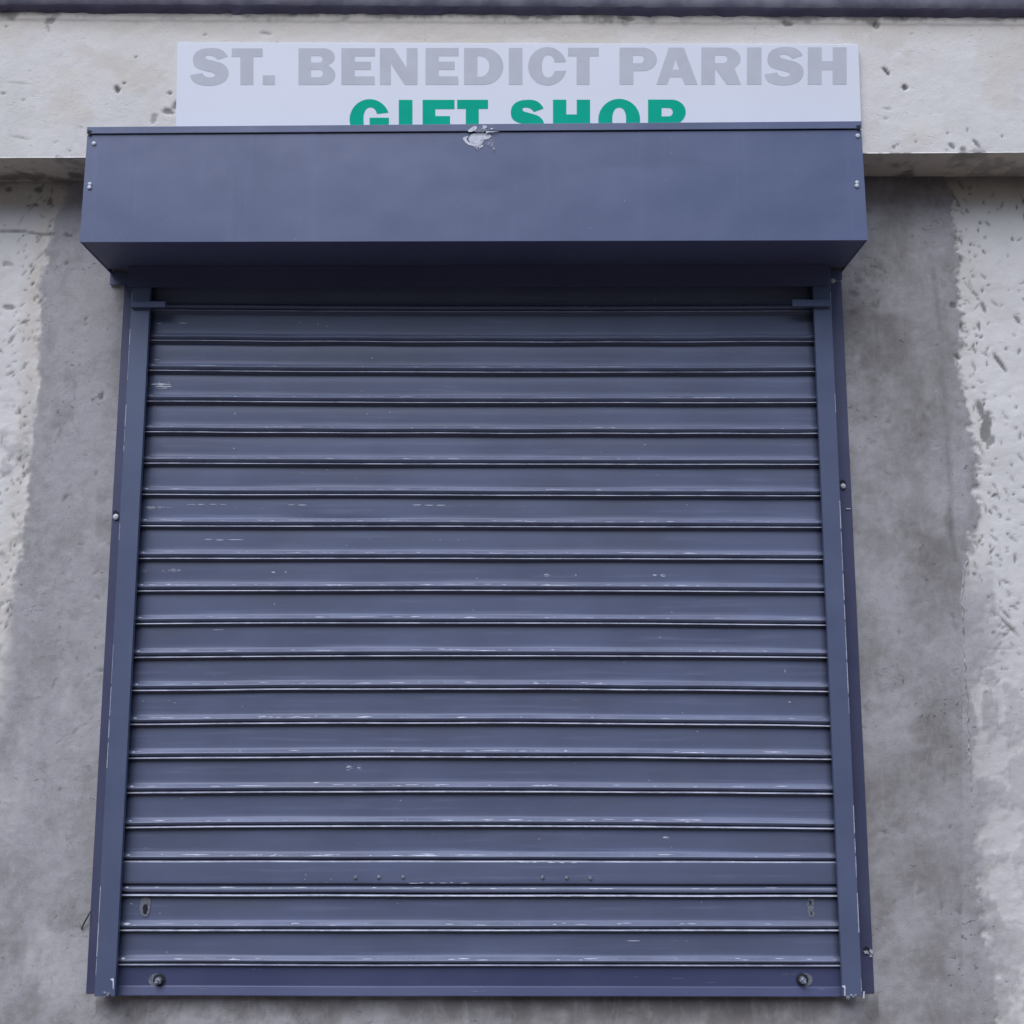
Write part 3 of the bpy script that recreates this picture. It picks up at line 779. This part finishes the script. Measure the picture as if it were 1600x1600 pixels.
for s, gi, go, fo in ((-1, GL_IN, GL_OUT, FL_OUT), (1, GR_IN, GR_OUT, FR_OUT)):
    bm = bmesh.new()
    t = .0022
    a, b = min(gi, go), max(gi, go)
    box(bm, a, b, YG, YG + t, GBOT, GTOP, .0008)                                   # face
    xo = go
    box(bm, min(xo, xo - s * t), max(xo, xo - s * t), YG + t, -.0065, GBOT, GTOP)    # outer web
    box(bm, min(gi, gi + s * t), max(gi, gi + s * t), YG + t, YG + .012, GBOT, GTOP)  # inner return
    rail = obj('guide_rail', bm, M_GUIDE, sh)
    bm = bmesh.new()
    box(bm, min(xo - s * .03, fo), max(xo - s * .03, fo), -.0064, -.0045, FBOT, hb[3].z - .02, .0006)
    fl = obj('wall_flange', bm, M_FLANGE, rail)
    # worn bright edge along the fold
    bm = bmesh.new()
    rng = random.Random(40 + s)
    z = GTOP - .06
    while z > GBOT + .03:
        L = rng.uniform(.01, .09)
        if rng.random() < .62:
            w_ = rng.uniform(.0004, .0010)
            x = xo - s * .0012
            hexa(bm, [(x - w_, YG - .0004, z), (x + w_, YG - .0004, z), (x + w_, YG - .0004, z - L), (x - w_, YG - .0004, z - L),
                      (x - w_, YG + .001, z), (x + w_, YG + .001, z), (x + w_, YG + .001, z - L), (x - w_, YG + .001, z - L)])
        z -= L + rng.uniform(0, .012)
    o = obj('worn_edge', bm, M_LIP, rail)
    o['kind'] = 'stuff'
    # stop tab across the head of the rail
    bm = bmesh.new()
    p, q = (at(204, 470.5, -.06), at(258, 480, -.06)) if s < 0 else (at(1238, 467.5, -.06), at(1297.5, 478.5, -.06))
    box(bm, p.x, q.x, -.060, YG - .0005, q.z, p.z, .0012)
    obj('stop_tab', bm, M_GUIDE, rail)
    # bolts in the flange
    for px, py, r in ([(181.5, 808, 5)] if s < 0 else [(1317, 760, 4.5), (1300.5, 439, 4.6)]):
        w = at(px, py, -.0064)
        bm = bmesh.new()
        dome(bm, (w.x, -.0066, w.z), r * MPP, .006, 12, .4)
        bt = obj('bolt', bm, M_ZINC, rail)
        if py > 500:
            bm = bmesh.new()
            blob(bm, [(px - 5, py - 8), (px - 1, py - 11), (px + 4, py - 8), (px + 6, py - 1), (px + 3, py + 6), (px - 3, py + 5)], -.0066, .0005)
            obj('torn_hole', bm, M_DARK, rail)
    # weld at the foot
    bm = bmesh.new()
    cx, cy = (168, 1554) if s < 0 else (1329, 1556)
    rw = random.Random(s + 9)
    for k in range(7):
        w = at(cx + rw.uniform(-8, 8), cy + rw.uniform(-3.5, 3), YG)
        dome(bm, (w.x, YG - .0003, w.z), rw.uniform(1.6, 3.6) * MPP, rw.uniform(.003, .007), 8, .3, rw.uniform(.5, .9))
    obj('weld', bm, M_STEEL, rail)
    bm = bmesh.new()
    ex, ey = (177, 1530) if s < 0 else (1320, 1541)
    blob(bm, [(ex - 5, ey), (ex - 1, ey - 2), (ex + 1, ey), (ex + .8, ey + 15), (ex - .6, ey + 15), (ex - .8, ey + 3)], YG - .0003, .0004)
    obj('scratch', bm, M_SCUFF, rail)
    if s > 0:
        bm = bmesh.new()
        blob(bm, [(1349, 1549), (1351, 1549), (1350.5, 1560), (1348.5, 1560)], YG - .0003, .0004)
        obj('scratch', bm, M_SCUFF, rail)
    if s > 0:
        bm = bmesh.new()
        for dp in (((1348, 1483), (1353, 1478), (1359, 1482), (1357, 1487), (1352, 1486)),): blob(bm, list(dp), -.0066, .0006, 1)
        for dp in (((1349, 1486), (1355, 1485), (1358, 1491), (1354, 1489), (1351, 1490)), ((1359, 1482), (1363.5, 1485), (1363, 1491), (1358, 1487)), ((1360, 1490), (1363, 1495), (1358, 1495))):
            blob(bm, list(dp), -.0072, .003, 0)
        obj('burst_bolt', bm, [M_ZINC, M_DARK], rail)
        bm = bmesh.new()
        w = at(1325, 795, -.0064)
        box(bm, w.x - .005, w.x + .005, -.009, -.0066, w.z - .0012, w.z + .0008)
        obj('tie_end', bm, M_SCUFF, rail)

# --- slats: row of the bright lip at left, middle and right of each one
LC = [439.8, 487, 534.25, 581.5, 629, 676.75, 725, 773.5, 822.5, 872.5, 922.5, 973.25, 1024.5, 1076.25, 1129.5, 1182.5, 1236.8, 1290.5, 1345.75, 1399.5, 1453.5, 1508.5]
DL = [-3, -3, -2.75, -2.9, -2.3, -2, -1.4, -1.1, -.9, 0, .8, 1.05, 2.5, 2.5, 2, 2.2, 1.9, 2.2, .2, -.9, 0, -1]
DR = [-1.4, -1.4, -.85, -.9, -.2, .25, .5, 1.3, 1.5, 1.5, 2.5, 3.2, 2.7, 4.1, 4.5, 3.9, 3.2, 3.9, 1.4, .5, .1, .5]
YSL = -0.018                                    # face of the curtain
SX0, SX1 = GL_IN - 0.012, GR_IN + 0.012
NX = 72
XS = np.linspace(SX0, SX1, NX)
def lip_z(i):
    zl = at(210, LC[i] + DL[i], YSL - .008).z
    zc = at(760, LC[i], YSL - .008).z
    zr = at(1290, LC[i] + DR[i], YSL - .008).z
    t = (XS - XS[0]) / (XS[-1] - XS[0])
    q = np.polyfit([0.02, 0.5, 0.98], [zl, zc, zr], 2)
    rg = np.random.RandomState(i + 3)
    wv = sum(rg.normal(0, .00018) * np.sin(2 * np.pi * (k * t + rg.rand())) for k in (2, 3, 5))
    return np.polyval(q, t) + wv
LIPS = [lip_z(i) for i in range(len(LC))]
P = 0.080
PROF = [(-1.9, 0), (-1.7, 4.5), (-1.0, 8.6), (.2, 10.2), (1.4, 10.6), (2.2, 9.6), (2.6, 5.0), (3.0, -1.0), (5, -1.8), (9, -1.2), (16, 0), (32, .35), (48, .2), (57, .2), (59.8, .8), (61.8, 2.4), (63.8, 5.2), (65.8, 8.4), (67.4, 10.6), (68.8, 11.5), (70.2, 11.4), (72.0, 10.0), (74.0, 7.4), (76.0, 4.2), (77.0, 2.0), (77.4, -3)]
PLATE = [(-1.8, 0), (-1.4, 5.5), (-.2, 8.6), (1.6, 9.6), (4, 9.8), (20, 9.8), (45, 9.6), (51, 9.5), (52.2, 9.0), (52.6, 6), (53, 1), (57.6, .6), (59.2, 3.4), (61.5, 6.2), (64, 7.8), (67.5, 8.4), (70.5, 7.8), (73, 6), (74.4, 3), (75, -3)]
BAR = [(-1.9, 0), (-1.7, 4.0), (-1.0, 7.4), (.2, 8.9), (1.4, 9.2), (2.2, 8.2), (2.6, 5.0), (3.0, 2.4), (6, 2.0), (30, 2.0), (46.5, 2.0), (48, 2.4), (49.4, 3.4), (66, 8.2), (67.6, 8.4), (68.4, 7.6), (68.8, -3)]
def slat_mesh(i, prof, last=False):
    z0 = LIPS[i]
    z1 = LIPS[i + 1] if not last else z0 - P * 1650.0 / F_PX
    rg = np.random.RandomState(200 + i)
    t = (XS - XS[0]) / (XS[-1] - XS[0])
    bulge = sum(rg.normal(0, .00035) * np.sin(2 * np.pi * (k * t + rg.rand())) for k in (1, 2, 3, 4))
    vv = []
    for d, o in prof:
        f = d / 1000 / P
        z = z0 + (z1 - z0) * f
        w = 1.0 if 3 < d < 58 and prof is PROF else .35
        vv.append(np.stack([XS, YSL - o / 1000 - bulge * w, z], -1))
    return np.array(vv)                          # rows, NX, 3
def sheet(V, smooth=True, cap=True, lip=(1, 2, 3), bead=()):
    bm = bmesh.new()
    R = [[bm.verts.new(p) for p in row] for row in V]
    for j, (a, b) in enumerate(zip(R, R[1:])):
        for k in range(len(a) - 1):
            f = bm.faces.new((a[k], b[k], b[k + 1], a[k + 1]))
            f.smooth = smooth
            f.material_index = 1 if j in lip else 2 if j in bead else 0
    if cap:
        bm.faces.new([r[0] for r in R][::-1]); bm.faces.new([r[-1] for r in R])
    return bm
def at_slat(V, prof, x, d, lift=.0004):
    """point on the slat skin at x, d millimetres below its lip"""
    ds = [p[0] for p in prof]
    k = min(max(np.searchsorted(ds, d) - 1, 0), len(ds) - 2)
    f = (d - ds[k]) / (ds[k + 1] - ds[k])
    i = min(max((x - XS[0]) / (XS[-1] - XS[0]) * (NX - 1), 0), NX - 1.001)
    i0 = int(i); g_ = i - i0
    p0 = V[k][i0] * (1 - g_) + V[k][i0 + 1] * g_
    p1 = V[k + 1][i0] * (1 - g_) + V[k + 1][i0 + 1] * g_
    p = p0 * (1 - f) + p1 * f
    t = p1 - p0
    nrm = np.array([0.0, t[2], -t[1]])
    nrm = nrm / (np.linalg.norm(nrm) + 1e-9)
    if nrm[1] > 0: nrm = -nrm
    return p + nrm * lift
def dash(bm, V, prof, x0, x1, d0, d1, mi, rng):
    """ragged paint scrape along a slat"""
    n = max(2, int((x1 - x0) / .006))
    up, dn = [], []
    mid = (d0 + d1) / 2; hf = (d1 - d0) / 2
    for k in range(n + 1):
        x = x0 + (x1 - x0) * k / n
        e_ = math.sin(math.pi * min(max(k / n, .04), .96)) ** .5
        a = mid - hf * e_ * rng.uniform(.4, 1.1); b = mid + hf * e_ * rng.uniform(.4, 1.1)
        up.append(bm.verts.new(at_slat(V, prof, x, a))); dn.append(bm.verts.new(at_slat(V, prof, x, b)))
    for k in range(n):
        f = bm.faces.new((up[k], dn[k], dn[k + 1], up[k + 1]))
        f.material_index = mi
def px_x(px): return at(px, 1000, YSL).x
# scrapes seen on given slats: (slat, x from, x to in photo pixels on that row, depth on slat in mm, height, shade)
SEEN = {1: [(245, 252, 33, 2, 0), (258, 272, 32, 1.4, 1), (280, 292, 32, 2, 0), (496, 498, 32, 2, 0)],
        2: [(240, 250, 50, 2, 0), (262, 290, 51, .8, 1)],
        3: [(236, 266, 34, 3.4, 0), (240, 258, 29, 2, 1), (243, 268, 40, 3, 0), (244, 262, 44, 1.4, 0), (310, 520, 50, .6, 1), (350, 470, 30, .5, 1), (600, 660, 36, .8, 1), (560, 700, 50, .6, 1)],
        4: [(366, 368, 30, 2, 0)], 6: [(556, 558, 34, 4, 1)],
        7: [(226, 270, 33, 4, 1), (228, 242, 33, 3.6, 0), (292, 360, 24, 1.2, 0), (365, 420, 34, 1, 1), (450, 480, 25, 1.5, 0), (530, 620, 38, .8, 1), (645, 700, 25, 1.5, 0), (700, 790, 26, 1, 1), (800, 830, 28, 1, 1)],
        8: [(320, 356, 33, 2.4, 0), (356, 380, 33, 1.2, 0), (670, 745, 33, 1.2, 1), (686, 690, 33, 1.6, 0), (715, 719, 33, 1.6, 0), (330, 370, 44, .6, 1)],
        9: [(221, 230, 30, 5, 1), (252, 258, 30, 5, 1), (262, 284, 28, 7, 1), (224, 310, 48, 1.3, 1), (424, 430, 33, 2, 0), (445, 448, 33, 2, 0), (850, 855, 40, 3, 0), (1020, 1026, 40, 2.4, 0), (1032, 1035, 40, 3, 0), (898, 901, 40, 2.4, 0)],
        11: [(320, 372, 16, .8, 1), (330, 350, 16, 1.2, 0), (1330, 1340, 40, 2, 1)],
        12: [(212, 245, 50, 1, 1), (330, 420, 46, .8, 1), (1225, 1228, 34, 9, 1)],
        13: [(262, 265, 26, 3, 1), (890, 910, 26, 1, 1), (1232, 1236, 26, 2, 0), (270, 275, 30, 1, 0)],
        15: [(541, 546, 24, 3, 0), (541, 547, 31, 1, 0), (558, 561, 26, 5, 0), (490, 500, 60, 2, 0)],
        17: [(1036, 1041, 26, 3, 0), (640, 700, 20, .8, 1)],
        18: [(434, 520, 49, 1.2, 1), (640, 735, 50, 1.2, 0), (810, 850, 2, 2.2, 0), (855, 910, 2.4, 1.6, 0)],
        19: [(202, 207, 22, 1.6, 0)],
        20: [(970, 1080, 26, 1, 1), (980, 1000, 26, 1.6, 0)]}
LIPS.append(LIPS[0] * 2 - LIPS[1])
V = slat_mesh(-1, PROF)
obj('slat', sheet(V, lip=()), [M_SLAT, M_LIP], sh)
for i in range(len(LC) - 1):
    prof = PLATE if i == 18 else PROF
    V = slat_mesh(i, prof)
    s_ = obj('slat', sheet(V, lip=() if i == 0 else (1, 2) if i == 18 else (1, 2, 3), bead=() if i < 1 else (13, 14, 15) if i == 18 else (15, 16, 17, 18)), [M_SLAT, M_LIP, M_BEAD], sh)
    if i == 18: s_['label'] = 'flat riveted slat near the bottom of the shutter'
    rng = random.Random(500 + i)
    bm = bmesh.new()
    lightness = 0.35 if i < 2 else 1.0
    bead = (61, 65) if i == 18 else (64.2, 68.0)
    heavy = {8: 1.9, 7: 1.5, 9: 1.4, 3: 1.2, 17: 1.2, 18: 1.2}.get(i, 1.0) * lightness
    for k in range(int(34 * heavy)):
        c = rng.betavariate(1.1, 1.3)
        x0 = XS[0] + .016 + c * (XS[-1] - XS[0] - .06)
        L = min(rng.expovariate(1 / .014) + .002, .07)
        dm = rng.uniform(*bead)
        dash(bm, V, prof, x0, min(x0 + L, XS[-1] - .014), dm - rng.uniform(.3, 1.0), dm + rng.uniform(.3, 1.0), 0 if rng.random() < .66 else 1, rng)
    # the bead is bare where it rubs on the rail
    if 1 < i:
        dash(bm, V, prof, GL_IN + .003, GL_IN + (.010 if i != 19 else .018), bead[0] - .6, bead[1] - .5, 0, rng)
        dash(bm, V, prof, GR_IN - .012, GR_IN - .005, bead[0] + .2, bead[1] - .8, 1, rng)
    # worn upper edge of the lip
    for k in range(int(9 * lightness) + 6):
        x0 = XS[0] + .014 + rng.random() * (XS[-1] - XS[0] - .12)
        dash(bm, V, prof, x0, x0 + rng.uniform(.01, .09), -.4, rng.uniform(.3, .9), 1 if rng.random() < .75 else 0, rng)
    ym = (LC[i] + LC[i + 1]) / 2
    for a, b, d, hgt, mi in SEEN.get(i, ()):
        xa_, xb_ = at(a, ym, YSL).x, at(b, ym, YSL).x
        n = max(1, int((b - a) / 14)) if hgt < 3 and b - a > 20 else 1
        for k in range(n):
            u0 = xa_ + (xb_ - xa_) * k / n
            u1 = xa_ + (xb_ - xa_) * (k + rng.uniform(.35, .95)) / n if n > 1 else xb_
            j = rng.gauss(0, .35)
            dash(bm, V, prof, u0, u1, d - hgt * .75 + j, d + hgt * .75 + j, mi, rng)
        if hgt >= 3:
            for k in range(5):
                u0 = rng.uniform(xa_, xb_); j = d + rng.uniform(-hgt, hgt) * 1.2
                dash(bm, V, prof, u0, u0 + rng.uniform(.003, .012), j - .5, j + .5, mi, rng)
    # a few long hairline scratches and dots
    for k in range(5):
        x0 = XS[0] + .02 + rng.random() * (XS[-1] - XS[0] - .3)
        d = rng.uniform(12, 56) if i != 18 else rng.uniform(6, 48)
        dash(bm, V, prof, x0, x0 + rng.uniform(.002, .005), d - .9, d + .9, rng.choice([0, 1]), rng)
    o = obj('scuff_marks', bm, [M_SCUFF, M_SCUFF2], s_)
    o['kind'] = 'stuff'
    if i == 18:
        for px, py in ((555.5, 1371), (592, 1370.5), (630, 1370.5), (847.5, 1371), (885.5, 1371.5), (922.5, 1372)):
            w = at(px, py, YSL - .0097)
            bm = bmesh.new()
            dome(bm, (w.x, YSL - .0093, w.z), 2.9 * MPP, .0035, 12, .25)
            obj('rivet', bm, M_STEEL, s_)
    if i == 19:
        # lock slots: an open one on the left, a plugged one on the right
        for pts, mi in (([(221, 1404), (228, 1402), (236, 1404), (236, 1412), (234, 1424), (230, 1432), (225, 1432), (220, 1428), (218, 1418)], 0),
                        ([(262, 1405), (265, 1403), (269, 1404), (272, 1404), (272, 1412), (271, 1420), (273, 1430), (270, 1433), (264, 1432), (262, 1424), (261, 1414)], 1)):
            bm = bmesh.new()
            if mi: pts = [(x + 1000, y) for x, y in pts]
            blob(bm, pts, YSL - .0008, .0012, 0)
            if not mi: blob(bm, [(223, 1417), (226, 1413), (230, 1413), (231, 1421), (228, 1429), (224, 1427)], YSL - .0021, .0005, 1)
            else:
                for q in ((1264, 1407, 1267, 1413), (1266, 1423, 1268, 1428)):
                    blob(bm, [(q[0], q[1]), (q[2], q[1] + 1), (q[2] + 1, q[3]), (q[0] + 1, q[3] + 1)], YSL - .0021, .0004, 1)
            obj('lock_slot', bm, [M_STEEL, M_DARK], s_)

# --- bottom bar
V = slat_mesh(len(LC) - 1, BAR, True)
bar = obj('bottom_bar', sheet(V, False, lip=(1, 2)), [M_BAR, M_LIP], sh)
for px, py, s in ((249, 1531, -1), (1253, 1530, 1)):
    w = at(px, py, YSL - .0025)
    bm = bmesh.new()
    dome(bm, (w.x + s * .006, YSL - .0022, w.z - .001), .0175, .0006, 18, .6, .8)
    obj('scraped_ring', bm, M_STEEL, bar)
    bm = bmesh.new()
    dome(bm, (w.x, YSL - .0028, w.z), .0135, .003, 18, .6, .95)
    obj('washer', bm, M_DARK, bar)
    bm = bmesh.new()
    dome(bm, (w.x, YSL - .0055, w.z), .0078, .009, 6, .85, 1.0, .3)
    dome(bm, (w.x + s * .002, YSL - .014, w.z - .002), .004, .008, 10, .85)
    obj('bolt', bm, M_STEEL, bar)
rng = random.Random(77)
bm = bmesh.new()
for k in range(16):
    x0 = XS[0] + .05 + rng.random() * 1.6
    d = rng.choice([rng.uniform(0, 1.2), rng.uniform(10, 40), rng.uniform(49, 60)])
    dash(bm, V, BAR, x0, x0 + rng.uniform(.004, .04), d - .5, d + .5, 1, rng)
o = obj('scuff_marks', bm, [M_SCUFF, M_SCUFF2], bar)
o['kind'] = 'stuff'

# ------------------------------------------------------------------ wire stub left of the shutter
def tube(bm, pts, r, n=7):
    prev = None
    for k, p in enumerate(pts):
        d = (Vector(pts[min(k + 1, len(pts) - 1)]) - Vector(pts[max(k - 1, 0)])).normalized()
        a = d.orthogonal().normalized(); b = d.cross(a)
        ring = [bm.verts.new(Vector(p) + (a * math.cos(2 * math.pi * j / n) + b * math.sin(2 * math.pi * j / n)) * r) for j in range(n)]
        if prev:
            for j in range(n): bm.faces.new((prev[j], prev[(j + 1) % n], ring[(j + 1) % n], ring[j]))
        else: bm.faces.new(ring[::-1])
        prev = ring
    bm.faces.new(prev)
bm = bmesh.new()
pts = []
for px, py, y in ((142, 1424, -.006), (139, 1428, -.011), (136, 1434, -.014), (132, 1441, -.013), (129, 1448, -.009), (127.5, 1452, -.006)):
    w = at(px, py, y); pts.append(tuple(w))
tube(bm, pts, .0017)
o = obj('wire', bm, M_WIRE)
o['label'] = 'short black wire end poking out between the left rail and the cement'
o['category'] = 'wire'
